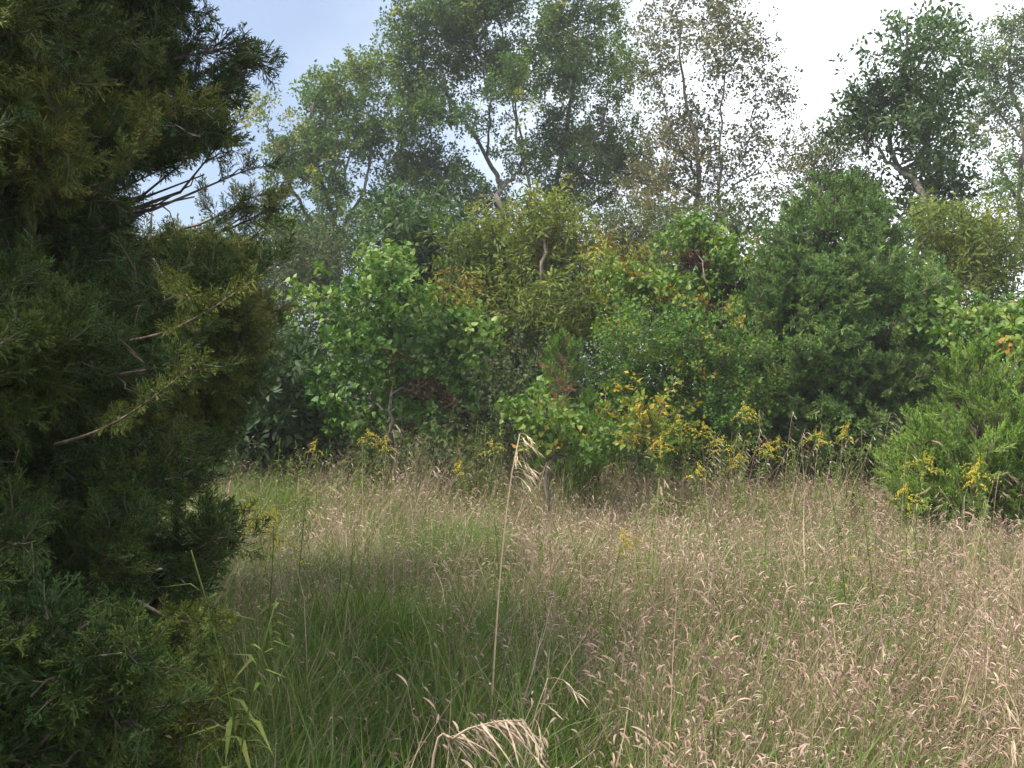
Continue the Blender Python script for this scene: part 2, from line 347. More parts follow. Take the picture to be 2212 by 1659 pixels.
def branchlet(mb, p0, p1, r0, r1, sides=3, sag=.12, k=5):
    t = np.linspace(0, 1, k)[:, None]; L_ = np.linalg.norm(p1 - p0)
    path = p0 * (1 - t) + p1 * t + np.sin(t * np.pi) * (np.array([0, 0, -sag * L_ * rng.uniform(-.4, 1)]) + rng.normal(0, .05 * L_, 3))
    mb.tube(path, np.linspace(r0, r1, k), sides, 0, .5, False); return path

DENS = 2.15
def broadleaf(name, label, cat, Y, stems, lobes, cp, bark=BARK, dens=85, clump=.2, per=9, tint=.45, tj=.25, r0=.13, scale=1.0, group=None, tipr=.35, zd=1.0, zsq=.85):
    """stems: pixel paths (first is the trunk); lobes: (px, py, rx, ry[, tint offset]) round which the crown is built"""
    bx, by = stems[0][0][0], stems[0][0][1]; base = P(bx, by, Y); gz = ground_z(base[0], Y)
    root = thing(name, label, cat, (base[0], Y, gz), group); org = np.array(root.location)
    nodes = []; nrad = []
    for i, st in enumerate(stems):
        wob = [0.0] + list(rng.normal(0, .45, len(st) - 1))
        if i == 0:
            pts = [np.array([base[0], Y, gz - .1])] + [P(x, y, Y) + np.array([0, wob[j], 0]) for j, (x, y) in enumerate(st) if P(x, y, Y)[2] > gz + .3]
        else:
            pts = [P(x, y, Y) + np.array([0, wob[j], 0]) for j, (x, y) in enumerate(st)]
            d = np.linalg.norm(np.array(nodes) - pts[0], axis=1); pts[0] = nodes[int(d.argmin())]; rr0 = nrad[int(d.argmin())] * .72
        k = 9 + 3 * len(pts); path = curve3(pts, k); path[1:] += rng.normal(0, .035, (k - 1, 3))
        ra = (r0 if i == 0 else rr0) * np.linspace(1, .16, k)
        mb = MB(); mb.tube(path - org, ra, 8 if i == 0 else 6)
        link('trunk' if i == 0 else 'limb', mb.mesh('trunk' if i == 0 else 'limb', bark, True), root)
        nodes += list(path[(2 if i == 0 else 0):]); nrad += list(ra[(2 if i == 0 else 0):])
    nodes = np.array(nodes); nrad = np.array(nrad); tw = MB(); PT = []; DR = []; TI = []
    for lb in lobes:
        px, py, rx, ry = lb[:4]; dt = lb[4] if len(lb) > 4 else 0; dn = lb[5] if len(lb) > 5 else 1
        c = P(px, py, Y) + np.array([0, rng.normal(0, .5) * zd, 0]); R = np.array([rx, (rx + ry) * .5 * zd, ry]) / F * Y
        area = math.pi * R[0] * R[2]; ntips = max(3, int(area * dens * DENS * dn / per * rng.uniform(.85, 1.1)))
        u = unit(rng.normal(0, 1, (ntips, 3))); rad = rng.uniform(.12, 1, (ntips, 1))**.45
        tips = c + u * rad * R * (1 + rng.normal(0, .07, (ntips, 1)))
        for tp in tips:
            if Y > 19 and noise.noise(Vector(tp * 1.05)) < -.19: continue
            if tp[2] < gz + .1: tp[2] = gz + .1 + rng.uniform(0, .3)
            dd = np.linalg.norm(nodes - tp, axis=1) + np.where(nodes[:, 2] > tp[2] + .1, 1.5, 0); j = int(dd.argmin())
            path = branchlet(tw, nodes[j] - org, tp - org, max(.006, min(.03, nrad[j] * .45)), .004)
            if rng.random() < .4: nodes = np.vstack([nodes, path[2] + org]); nrad = np.append(nrad, .018)
            o_ = unit(tp - nodes[j] + 1e-6); m = max(2, int(rng.poisson(per)))
            q = rng.normal(0, clump, (m, 3)) * np.array([1, 1, zsq]); q -= o_ * np.abs(rng.normal(0, clump, (m, 1))) * .6
            PT.append(tp + q); DR.append(unit(o_ * .5 + q / clump * .5 + rng.normal(0, .5, (m, 3)) + [0, 0, tipr]))
            TI.append(np.clip(tint + dt + rng.normal(0, tj * .6) + rng.normal(0, tj * .5, m), 0, 1))
    if len(tw.V): link('twigs', tw.mesh('twigs', TWIGBARK), root, 'stuff')
    PT = np.concatenate(PT); DR = np.concatenate(DR); TI = np.concatenate(TI); ok = PT[:, 2] > gz + .05
    scatter('crown', root, cp, PT[ok], DR[ok], scale * rng.uniform(.7, 1.2, ok.sum()), TI[ok])
    return root

broadleaf('cottonwood_tree', 'rounded tree with yellowish left shoulder, nearest the dark cedar against blue sky', 'tree', 27,
    [[(735, 900), (730, 640), (725, 520), (700, 400), (672, 300), (690, 200)], [(726, 540), (790, 400), (800, 270), (800, 140)], [(726, 560), (650, 440), (600, 330), (590, 260)], [(720, 480), (760, 330), (750, 180)]],
    [(590, 285, 45, 55, .35), (600, 360, 55, 50), (655, 330, 60, 60), (660, 420, 60, 45), (710, 190, 65, 70, .05), (790, 175, 70, 65, .08), (745, 270, 90, 70), (830, 260, 45, 70), (805, 370, 70, 60), (720, 380, 70, 60), (640, 500, 80, 50), (740, 500, 90, 50), (830, 460, 60, 50), (700, 560, 100, 50)], TW_COT, clump=.17, per=13, dens=58, tint=.5)
broadleaf('cottonwood_tree', 'tallest tree at centre with several forked limbs, crown cut by the frame', 'tree', 28,
    [[(1075, 900), (1080, 640), (1085, 480), (1078, 400), (1045, 320), (985, 235), (955, 170), (920, 60)], [(1080, 470), (1112, 380), (1130, 330), (1105, 180), (1080, 40), (1060, -60)], [(1085, 500), (1145, 430), (1118, 310), (1112, 200), (1130, 60)],
     [(1080, 520), (1010, 430), (935, 375), (880, 330)], [(1048, 320), (1060, 200), (1020, 60)], [(1075, 520), (960, 470), (900, 420)]],
    [(890, 60, 48, 45), (875, 130, 45, 45), (950, 50, 65, 60), (920, 180, 60, 55), (1010, 20, 70, 60), (1085, 20, 65, 60), (1040, 110, 70, 60, .12), (1110, 130, 50, 60, .1), (960, -60, 80, 60), (1080, -80, 80, 60), (980, 150, 50, 50), (925, 270, 70, 60, -.1), (960, 350, 75, 50, -.15), (1120, 230, 45, 60), (1060, 250, 30, 50, 0, .6), (880, 350, 45, 50), (1000, 420, 50, 35, -.1, .7), (1120, 340, 40, 50, 0, .7), (930, 440, 60, 40, .05), (1050, 470, 70, 50, -.1), (1020, 280, 35, 40, 0, .6)], TW_COT, clump=.17, per=13, dens=68, tint=.38, r0=.12)
broadleaf('cottonwood_tree', 'broad green tree right of the tallest many-stemmed one, its top fading into white sky', 'tree', 29,
    [[(1210, 900), (1205, 640), (1200, 470), (1205, 380), (1238, 200), (1250, 60)], [(1203, 440), (1290, 300), (1325, 150)], [(1205, 480), (1330, 400), (1380, 330)]],
    [(1240, 30, 60, 60, .15), (1300, 40, 45, 50, .15), (1200, 90, 45, 60, .1), (1280, 130, 80, 70, .12), (1210, 200, 60, 60), (1340, 190, 50, 70, .1), (1280, 260, 80, 60), (1200, 310, 55, 60), (1350, 310, 65, 60, .15), (1260, 370, 80, 50), (1220, 450, 70, 50, -.1), (1330, 430, 50, 50, .1, .6), (1240, -50, 60, 50), (1400, 380, 60, 60, .2, .7)], TW_COT, clump=.17, per=13, dens=58, tint=.45, r0=.15)
broadleaf('sparse_tree', 'airy tree with two slender bare stems and thin brownish leaves against white sky', 'tree', 26,
    [[(1518, 900), (1520, 620), (1516, 460), (1502, 330), (1482, 190), (1462, 60)], [(1520, 560), (1556, 450), (1550, 380), (1560, 200), (1572, 40)], [(1550, 400), (1610, 330), (1640, 180), (1640, 60)], [(1508, 380), (1450, 280), (1430, 120)], [(1552, 430), (1640, 360), (1690, 270)], [(1510, 440), (1430, 380), (1390, 330)]],
    [(1430, 40, 50, 60), (1500, 20, 65, 70), (1580, 30, 65, 70), (1640, 90, 40, 70), (1440, 150, 60, 60), (1520, 130, 70, 60), (1600, 160, 70, 60), (1670, 210, 35, 50), (1460, 250, 60, 60), (1550, 250, 80, 60), (1640, 290, 60, 40), (1440, 340, 70, 60, .1), (1550, 350, 90, 50), (1670, 350, 50, 35), (1500, 430, 80, 45), (1620, 430, 80, 40), (1400, 430, 70, 60, .15), (1470, 490, 90, 40)], TW_OLV, dens=40, clump=.16, per=8, tint=.45, r0=.12)
broadleaf('sparse_tree', 'thin wispy small tree standing in the sky gap left of the dark green leafy tree', 'tree', 23,
    [[(1770, 900), (1765, 600), (1760, 420), (1765, 330), (1762, 290)], [(1764, 480), (1700, 380), (1690, 340)], [(1765, 430), (1810, 340), (1815, 300)]],
    [(1760, 320, 35, 35), (1810, 330, 30, 40), (1720, 370, 50, 35), (1780, 390, 60, 45), (1690, 430, 60, 40), (1830, 420, 50, 50)], TW_THK, dens=60, clump=.18, per=6, tint=.6, r0=.08)
broadleaf('ash_tree', 'dark green leafy tree with a ragged pointed top at right against white sky', 'tree', 20,
    [[(1975, 900), (1970, 620), (1965, 450), (1960, 300), (1950, 150), (1945, 60)], [(1965, 420), (1890, 300), (1870, 180)], [(1965, 400), (2030, 270), (2050, 150)], [(1966, 480), (1880, 400), (1850, 350)], [(1957, 250), (1990, 130), (1995, 60)]],
    [(1935, 95, 32, 35), (1995, 92, 24, 28), (1880, 145, 42, 40), (1950, 140, 65, 50), (2045, 115, 22, 18), (1860, 200, 38, 45), (1930, 220, 60, 60), (2010, 190, 60, 60), (1870, 290, 50, 50), (1960, 310, 80, 60), (2050, 290, 50, 70), (1860, 370, 40, 40), (1930, 400, 70, 55), (2030, 400, 70, 60), (1990, 480, 90, 50), (2080, 480, 50, 70)], TW_DEEP, dens=42, clump=.15, per=7, tint=.35, r0=.12)
broadleaf('hazy_tree', 'paler tree half out of the frame at upper right with a dark upright trunk', 'tree', 33,
    [[(2200, 900), (2202, 600), (2204, 420), (2200, 300), (2190, 150), (2180, 60)], [(2203, 420), (2140, 370), (2110, 330)], [(2200, 300), (2130, 200), (2100, 100)], [(2202, 360), (2260, 200)]],
    [(2085, 90, 38, 40), (2185, 70, 38, 45), (2130, 130, 50, 50), (2200, 160, 60, 60), (2110, 210, 50, 50), (2170, 260, 60, 50), (2120, 320, 50, 50), (2230, 320, 50, 70), (2140, 420, 40, 50), (2170, 520, 70, 60), (2110, 580, 70, 60), (2260, 450, 60, 90), (2250, 80, 60, 60)], TW_COT, clump=.2, per=12, dens=42, tint=.5, r0=.16, scale=1.1)

# thicket of low trees and shrubs behind the field edge
for (lab, Y, trunk, lobes, cp, tn, dn) in [
    ('dark hedge-like shrub seen over the gold-tipped cedar below the sky', 23, [(420, 900), (430, 600)], [(340, 560, 90, 45), (430, 545, 90, 50), (520, 560, 80, 60), (400, 650, 160, 70), (560, 640, 80, 70), (480, 740, 140, 90)], TW_THK, .25, 80),
    ('dark grey-green bushy tree with bare lower twigs behind the redbud shrub', 21, [(690, 900), (700, 640), (690, 520)], [(640, 560, 70, 50), (740, 560, 80, 55), (650, 640, 80, 60), (760, 650, 80, 60), (700, 760, 140, 80), (620, 830, 90, 90)], TW_THK, .28, 65),
    ('dense dark green tree draped in vines between redbud and golden thicket', 17, [(900, 900), (905, 620), (900, 500)], [(890, 490, 50, 40), (930, 540, 55, 60), (870, 560, 50, 50), (900, 640, 90, 60), (960, 700, 90, 80), (880, 760, 120, 90), (1000, 820, 110, 90)], TW_DEEP, .25, 75),
    ('olive thicket tree in the gap under the broad green crown, left of the airy tree', 22, [(1350, 900), (1340, 650), (1340, 520)], [(1290, 520, 70, 40), (1370, 510, 80, 40), (1440, 530, 60, 50), (1330, 600, 110, 50), (1430, 620, 80, 70), (1350, 720, 140, 90)], TW_THK, .55, 70),
    ('dull green understorey tree hidden behind the olive-gold sapling tree', 20, [(1160, 900), (1160, 640)], [(1080, 560, 90, 60), (1200, 580, 90, 60), (1140, 660, 110, 70), (1240, 700, 100, 80), (1100, 760, 110, 70)], TW_THK, .35, 75),
    ('green shrub filling in behind the yellowing pod-bearing tree', 18, [(1540, 900), (1540, 650), (1540, 540)], [(1520, 520, 70, 45), (1590, 520, 50, 50), (1480, 590, 70, 50), (1560, 620, 90, 70), (1540, 760, 120, 90)], TW_THK, .45, 80),
    ('olive shrub speckled with orange leaves at right below the hazy tree', 17, [(2090, 900), (2090, 650), (2085, 540)], [(2040, 500, 60, 40, .1), (2110, 510, 60, 45), (2000, 570, 60, 50), (2080, 590, 70, 60, .2), (2160, 600, 70, 60), (2200, 520, 50, 40), (2050, 680, 90, 60), (2170, 700, 90, 60), (2100, 800, 120, 70)], TW_GOLD, .3, 50),
    ('dark bluish shrub low down between gold-tipped cedar and redbud', 13.5, [(620, 1000), (620, 900)], [(600, 800, 70, 50), (560, 860, 70, 50), (640, 870, 80, 60), (590, 930, 100, 50), (500, 900, 80, 80)], TW_DEEP, .2, 75),
    ('shadowy undergrowth shrub behind the small feathery cedar', 14.5, [(1080, 1000), (1080, 860)], [(1080, 800, 80, 60), (1050, 880, 90, 60), (1130, 860, 80, 70), (1220, 850, 90, 80), (1340, 860, 90, 70)], TW_THK, .2, 70),
    ('dense shrub at far left behind the dark cedar branches', 19, [(150, 900), (150, 700)], [(60, 600, 140, 70), (200, 580, 120, 60), (120, 720, 200, 90), (280, 700, 120, 110), (-60, 700, 160, 120)], TW_THK, .3, 60),
]:
    broadleaf('thicket_shrub', lab, 'shrub', Y, [trunk], lobes, cp, tint=tn, dens=dn * 1.25, r0=.07, clump=.22, per=9)

broadleaf('golden_thicket_tree', 'olive-gold leafy sapling tree rising at centre above the small feathery cedar', 'tree', 15.5,
    [[(1150, 1000), (1150, 800), (1165, 620), (1180, 480), (1190, 430)], [(1150, 760), (1090, 640), (1060, 560)], [(1155, 720), (1240, 600), (1260, 520)], [(1150, 820), (1050, 720), (1020, 660)], [(1150, 840), (1260, 740), (1300, 650)]],
    [(1185, 460, 45, 40, .1), (1130, 490, 50, 40, .05), (1210, 520, 50, 50, .1), (1060, 530, 60, 45, .1), (1150, 560, 80, 50, .05), (1000, 560, 50, 50, -.2), (1240, 590, 50, 50), (1080, 620, 80, 45), (1180, 640, 80, 50, .1), (1120, 660, 70, 50), (1190, 690, 80, 50), (1050, 660, 60, 35, .25), (1270, 660, 55, 50), (1150, 720, 80, 45, .1), (1240, 740, 70, 45, .1), (1090, 720, 50, 35, -.3), (1170, 790, 70, 40), (1310, 600, 40, 50, .1)], TW_GOLD, bark=TWIGBARK, dens=95, clump=.15, per=8, tint=.36, r0=.06, tj=.35)

broadleaf('leafy_shrub', 'fresh green fine-leaved shrub dotted with yellow leaves, left of the broad cedar', 'shrub', 12.6,
    [[(1460, 1010), (1460, 900), (1450, 760)], [(1460, 900), (1560, 780), (1580, 730)], [(1460, 900), (1360, 800), (1350, 740)]],
    [(1360, 740, 60, 45), (1450, 740, 70, 50), (1550, 740, 60, 45, .1), (1370, 820, 80, 55), (1480, 820, 80, 60, .05), (1570, 820, 55, 55, .15), (1400, 900, 90, 50), (1510, 900, 90, 50), (1450, 960, 110, 45), (1560, 930, 50, 60, -.2), (1610, 850, 30, 50, .25)], TW_BRT, dens=150, clump=.11, per=9, tint=.42, r0=.03, tj=.3)
broadleaf('low_shrub', 'low yellowing shrub with orange-tinged leaves beside the goldenrod at mid-field edge', 'shrub', 11.0,
    [[(1370, 1010), (1370, 930)], [(1370, 980), (1320, 930)], [(1370, 980), (1440, 940)]],
    [(1320, 935, 30, 22, .1), (1380, 915, 35, 20, .1), (1440, 950, 40, 22, .05), (1360, 965, 50, 22, .1)], TW_BRT, dens=150, clump=.08, per=8, tint=.55, r0=.015, tj=.3, scale=1.2)

n = 5200; q = np.stack([rng.uniform(-13, 13, n), rng.uniform(13, 21, n)], 1); z = rng.uniform(0, 1, n)**1.3 * (.5 + .12 * (q[:, 1] - 12))
scatter('undergrowth', None, TW_THK, np.column_stack([q, z]), rng.normal(0, .5, (n, 3)) + [0, 0, .8], rng.uniform(.8, 1.6, n), np.clip(rng.normal(.35, .2, n), 0, 1), label='dark leafy undergrowth beneath the trees beyond the meadow', cat='undergrowth')
# ------------------------------------------------------------------ big-leaved shrubs: leaves you can pick out are objects
def heart_objects(name_mat):
    mb = MB(); V, T = HEART; mb.add(V, T); return mb.mesh('leaf', name_mat)
LEAF_R = heart_objects(M_REDBUD_O); LEAF_Y = heart_objects(M_YELLOW_O)
def big_leaved(name, label, cat, Y, stems, lobes, cp, me, nobj, size=.1, pods=(), tint=.45, dens=70, **kw):
    root = broadleaf(name, label, cat, Y, stems, lobes, cp, bark=TWIGBARK, dens=dens * 1.7, clump=.085, per=6, zsq=.6, tint=tint, r0=.03, tj=.3, **kw); org = np.array(root.location)
    areas = np.array([l[2] * l[3] for l in lobes], float); areas /= areas.sum()
    for k in range(nobj):
        lb = lobes[rng.choice(len(lobes), p=areas)]; c = P(lb[0], lb[1], Y); R = np.array([lb[2], (lb[2] + lb[3]) / 2, lb[3]]) / F * Y
        u = unit(rng.normal(0, 1, 3) + [0, -.9, .7]); p = c + u * R * rng.uniform(.9, 1.12)
        if p[2] < .3: continue
        Yd = unit(np.array([u[0] * .7 + rng.normal(0, .5), -.3 + rng.normal(0, .4), -.55 + rng.normal(0, .3)])); Zd = unit(np.array([u[0] * .4, -.6, .8]) + rng.normal(0, .3, 3))
        X, Y_, Z = frames(Yd[None], Zd[None]); s = size * rng.uniform(.55, .95)
        o = link('leaf', me, root); 
        from mathutils import Matrix
        o.matrix_local = Matrix.Translation(Vector(p - org)) @ Matrix(((X[0][0], Y_[0][0], Z[0][0]), (X[0][1], Y_[0][1], Z[0][1]), (X[0][2], Y_[0][2], Z[0][2]))).to_4x4() @ Matrix.Scale(s, 4)
    if pods:
        PT = []; 
        for (px, py, rx, ry, n) in pods:
            c = P(px, py, Y); R = np.array([rx, rx, ry]) / F * Y; PT.append(c + unit(rng.normal(0, 1, (n, 3))) * rng.uniform(.1, 1, (n, 1)) * R + [0, -.15, 0])
        PT = np.concatenate(PT); n = len(PT); D = rng.normal(0, .4, (n, 3)) + [0, 0, -1]
        scatter('seed_pods', root, TW_POD, PT, D, rng.uniform(.8, 1.3, n), rng.uniform(.2, .9, n))
    return root
big_leaved('redbud_shrub', 'broad tiered shrub of dark heart-shaped leaves with a pale leading shoot at its top', 'shrub', 12,
    [[(850, 1010), (850, 900), (845, 760), (840, 650), (825, 545)], [(848, 860), (760, 720), (700, 640)], [(848, 840), (930, 730), (960, 670)], [(850, 880), (980, 800), (1050, 730)], [(850, 900), (740, 840), (680, 800)], [(850, 900), (950, 870), (1030, 840)], [(842, 640), (860, 580)]],
    [(822, 560, 12, 22, .4), (855, 572, 10, 14, .4), (838, 605, 22, 16, .3), (740, 632, 45, 14, .25), (690, 650, 25, 12, .3), (810, 645, 55, 16, .2), (890, 665, 45, 14, .3), (720, 690, 60, 16), (830, 700, 70, 17), (930, 705, 60, 14, .2), (1000, 712, 40, 13, .3), (1040, 745, 30, 12, .25), (760, 745, 60, 14, -.1), (960, 750, 60, 14), (720, 800, 45, 14, -.15), (860, 785, 80, 13, -.05), (960, 800, 50, 12), (820, 832, 80, 12, .15), (950, 845, 70, 12, .1), (740, 860, 50, 16, -.2), (850, 888, 80, 13, .15), (760, 915, 60, 13), (900, 910, 60, 11)],
    TW_RED, LEAF_R, 300, .078, [(870, 750, 60, 15, 10), (900, 830, 70, 20, 16), (960, 850, 50, 20, 10), (880, 905, 60, 12, 8)], tint=.4, dens=120)
big_leaved('pod_bearing_tree', 'yellow-green heart-leaved tree hung with dark maroon pods, left of the broad cedar', 'tree', 14,
    [[(1480, 1000), (1480, 800), (1490, 640), (1500, 510)], [(1480, 760), (1380, 650), (1340, 590)], [(1480, 720), (1560, 620), (1590, 590)]],
    [(1500, 495, 40, 25, -.15), (1550, 520, 50, 30, -.1), (1470, 530, 35, 25), (1330, 600, 40, 25, .2), (1400, 610, 50, 22, .15), (1450, 630, 50, 25, .1), (1540, 600, 50, 18), (1580, 640, 35, 25, .1), (1340, 650, 40, 20, .15), (1440, 670, 50, 25, .1), (1520, 640, 40, 20, .1), (1560, 560, 40, 18)],
    TW_YEL, LEAF_Y, 200, .08, [(1500, 560, 45, 25, 55), (1350, 635, 45, 25, 45), (1440, 690, 60, 20, 50), (1530, 680, 50, 25, 60), (1575, 620, 30, 15, 20)], tint=.35, dens=110)
big_leaved('redbud_seedling', 'knee-high clump of large pale heart-shaped leaves at centre of the field edge', 'shrub', 10.4,
    [[(1190, 1010), (1190, 950), (1150, 880)], [(1190, 960), (1250, 920)], [(1190, 970), (1200, 930)]],
    [(1135, 880, 12, 14), (1155, 905, 18, 14, .1), (1185, 930, 25, 12, .15), (1235, 925, 18, 10), (1180, 960, 30, 10, .25), (1250, 955, 20, 10, .3)],
    TW_YEL, LEAF_Y, 60, .085, tint=.2, dens=90)
big_leaved('pod_bearing_tree', 'yellow-green leafy shrub with maroon pods at right edge behind the bright cedar bush', 'shrub', 11.5,
    [[(2170, 1010), (2165, 850), (2160, 700)], [(2165, 820), (2080, 720), (2060, 690)], [(2165, 800), (2230, 700)]],
    [(2075, 690, 35, 25), (2130, 690, 50, 28, .1), (2195, 680, 40, 25, .3), (2080, 745, 45, 30, -.1), (2250, 700, 50, 40), (2140, 760, 40, 25, .1)],
    TW_YEL, LEAF_Y, 120, .08, [(2165, 735, 50, 25, 60), (2200, 750, 40, 20, 30)], tint=.3, dens=110)

# ------------------------------------------------------------------ cedars
def cedar(name, label, base, tips, z_off, cp, r0=.09, spray_scale=1.0, step=.075, inner=.35, tint=.4, tj=.25, gold=None, n_side=5, side_len=.32, cat='tree', up=.3, dead=0, jit=1.0, gap=None):
    """tips: branch ends in space; every branch carries side shoots clad in foliage"""
    bx, by = base; gz = ground_z(bx, by); root = thing(name, label, cat, (bx, by, gz)); org = np.array(root.location)
    top = max(t[2] for t in tips); mb = MB(); zz = np.linspace(-.1, top * .97 - gz, 12)
    pth = np.stack([rng.normal(0, .02, 12), rng.normal(0, .02, 12), zz], 1); mb.tube(pth, r0 * np.linspace(1, .08, 12), 8)
    link('trunk', mb.mesh('trunk', CEDARBARK, True), root)
    br = MB(); PT = []; DR = []; SC = []; TI = []
    for tp in tips:
        tp = np.asarray(tp, float); h = math.hypot(tp[0] - bx, tp[1] - by)
        z0 = min(max(gz + .08, tp[2] - h * z_off * rng.uniform(.6, 1.3)), top * .97)
        if gap is not None and (tp[2] - EYE) / tp[1] > .19: z0 = max(z0, 2.62)
        p0 = np.array([bx, by, z0]); L_ = np.linalg.norm(tp - p0); k = 8; t = np.linspace(0, 1, k)[:, None]
        path = p0 * (1 - t) + tp * t + np.sin(t * np.pi) * np.array([0, 0, -.07 * L_]) + np.cumsum(rng.normal(0, .012, (k, 3)), 0) * L_ * (t > 0)
        path[-1] = tp
        if gap is not None and gap(path[:-1]).sum() >= 2: continue
        br.tube(path - org, np.linspace(.006 + .008 * L_, .003, k), 4, 0, .5, False)
        bt = np.clip(tint + rng.normal(0, tj * .5) + (gold(tp) if gold else 0), 0, 1)
        s_ = np.linspace(inner, 1, max(2, int(n_side * L_ * (1 - inner) / .35)))
        segs = [(path[-2], tp)]
        for s in s_:
            b0 = np.array([np.interp(s, t[:, 0], path[:, i]) for i in range(3)]); fw = unit(tp - p0)
            d = unit(fw * .75 + rng.normal(0, .6 * jit, 3) + [0, 0, up * .6]); ln = side_len * (1.15 - s * .55) * rng.uniform(.6, 1.3)
            b1 = b0 + d * ln
            if gap is not None and gap(np.array([b1]))[0]: continue
            br.tube(np.array([b0, (b0 + b1) / 2 + rng.normal(0, .01, 3), b1]) - org, [.004, .003, .002], 3, 0, .5, False); segs.append((b0, b1))
        for (a0, a1) in segs:
            ln = np.linalg.norm(a1 - a0); m = max(2, int(ln / step)); f = (np.arange(m) + rng.uniform(.2, 1, m)) / m; q = a0 + (a1 - a0) * f[:, None]
            dd = unit(unit(a1 - a0) * .9 + rng.normal(0, .5, (m, 3)) + [0, 0, up]); PT.append(q); DR.append(dd)
            SC.append(spray_scale * rng.uniform(.6, 1.15, m)); TI.append(np.clip(bt + rng.normal(0, tj * .35, m), 0, 1))
    link('branches', br.mesh('branches', CEDARBARK), root, 'stuff')
    PT = np.concatenate(PT); DR = np.concatenate(DR); SC = np.concatenate(SC); TI = np.concatenate(TI)
    ok = PT[:, 2] > gz + .05
    if gap is not None: ok &= ~gap(PT)
    scatter('foliage', root, cp, PT[ok], DR[ok], SC[ok], TI[ok]); return root

def env_tips(bx, by, n, prof, lump=.12, zpow=1.0, rng_az=None):
    """branch ends over a rounded cone; prof = [(z, r), ...]"""
    zs = np.array([p[0] for p in prof]); rs = np.array([p[1] for p in prof]); zg = np.linspace(zs[0], zs[-1], 200); rg = np.interp(zg, zs, rs)
    cdf = np.cumsum(rg + .08); cdf /= cdf[-1]; res = []
    for i in range(n):
        z = np.interp(rng.random(), cdf, zg); az = rng.uniform(0, 2 * np.pi) if rng_az is None else rng.uniform(*rng_az); r = np.interp(z, zs, rs)
        nn = noise.noise(Vector((math.cos(az) * 2.2 + bx, math.sin(az) * 2.2, z * 1.6))); r *= (1 + lump * 2.2 * nn) * rng.uniform(.78, 1.08)
        res.append((bx + math.cos(az) * r, by + math.sin(az) * r, z))
    return res

# the broad cedar right of centre
Yc = 13.6; bc = P(1800, 900, Yc); zt = P(1770, 385, Yc)[2]
def W(px): return px / F * Yc
prof = [(.28, W(150)), (.55, W(190)), (1.0, W(222)), (1.9, W(220)), (2.6, W(208)), (3.1, W(182)), (3.6, W(132)), (4.0, W(76)), (zt, W(8))]
cedar('red_cedar', 'large broad mid-green cedar, full to the ground, right of centre', (bc[0], Yc), env_tips(bc[0], Yc, 680, prof, .11), .55, SP_MID, spray_scale=1.0, step=.07, inner=.45, tint=.42, tj=.3, side_len=.34, n_side=5)
# bright bush at right edge
Yb = 9.6; bb = P(2110, 900, Yb)
prof = [(.2, .62), (.5, .78), (.9, .72), (1.3, .55), (1.65, .3), (1.85, .08)]
cedar('red_cedar_bush', 'bright green feathery young cedar at right edge of the field', (bb[0], Yb), env_tips(bb[0], Yb, 170, prof, .15), .9, SP_BRT, r0=.04, spray_scale=.95, step=.06, inner=.4, tint=.5, side_len=.26, up=.8, cat='shrub')
# small feathery sapling in the middle
Ys = 11.8; bs = P(1218, 950, Ys)
prof = [(.3, .45), (.9, .42), (1.3, .3), (1.7, .17), (P(1215, 745, Ys)[2], .03)]
r_ = cedar('red_cedar_sapling', 'small pointed feathery cedar with rusty patch near the centre of the picture', (bs[0], Ys), env_tips(bs[0], Ys, 90, prof, .1), 1.0, SP_BRT, r0=.025, spray_scale=.85, step=.07, inner=.4, tint=.25, side_len=.2, up=.9)
pp = np.array([P(1205 + rng.normal(0, 14), 860 + rng.normal(0, 35), Ys - .42) for _ in range(26)])
scatter('dead_foliage', r_, SP_RUST, pp, rng.normal(0, .6, (26, 3)) + [0, -.2, .3], .7, rng.random(26))
# gold-tipped cedar behind the near one
Yg = 6.7
def gold_g(tp): return .28 * max(0, noise.noise(Vector((tp[0] * 2.2, tp[1] * 2, tp[2] * 2.2))) + .35)
tips = []
sil = [(488, 520), (520, 560), (560, 570), (600, 555), (640, 580), (700, 605), (745, 625), (800, 575), (860, 530), (930, 495), (1000, 490)]
for i in range(330):
    py = rng.uniform(492, 1010); mxp = np.interp(py, [s[0] for s in sil], [s[1] for s in sil]); f = rng.uniform(0, 1)**.6
    px = 60 + (mxp - 60) * f - rng.uniform(0, 20); Yt = Yg - 1.1 * math.sqrt(max(0, 1 - f * f)) * rng.uniform(.3, 1) + (rng.uniform(0, .6) if rng.random() < .3 else 0)
    top_lim = 545 + 8 * math.sin(px * .05) + 14 * rng.random()
    tips.append(P(px, max(py, top_lim), Yt))
for (px, py) in [(600, 395), (560, 420), (515, 455), (575, 440), (610, 430)]: tips.append(P(px, py, 6.6))
cedar('red_cedar', 'bushy gold-tipped cedar behind the dark near one, ending at the redbud', (P(330, 0, Yg)[0], Yg), tips, .5, SP_NEAR, r0=.06, spray_scale=1.2, step=.05, inner=.55, tint=.5, gold=gold_g, side_len=.2, n_side=7)

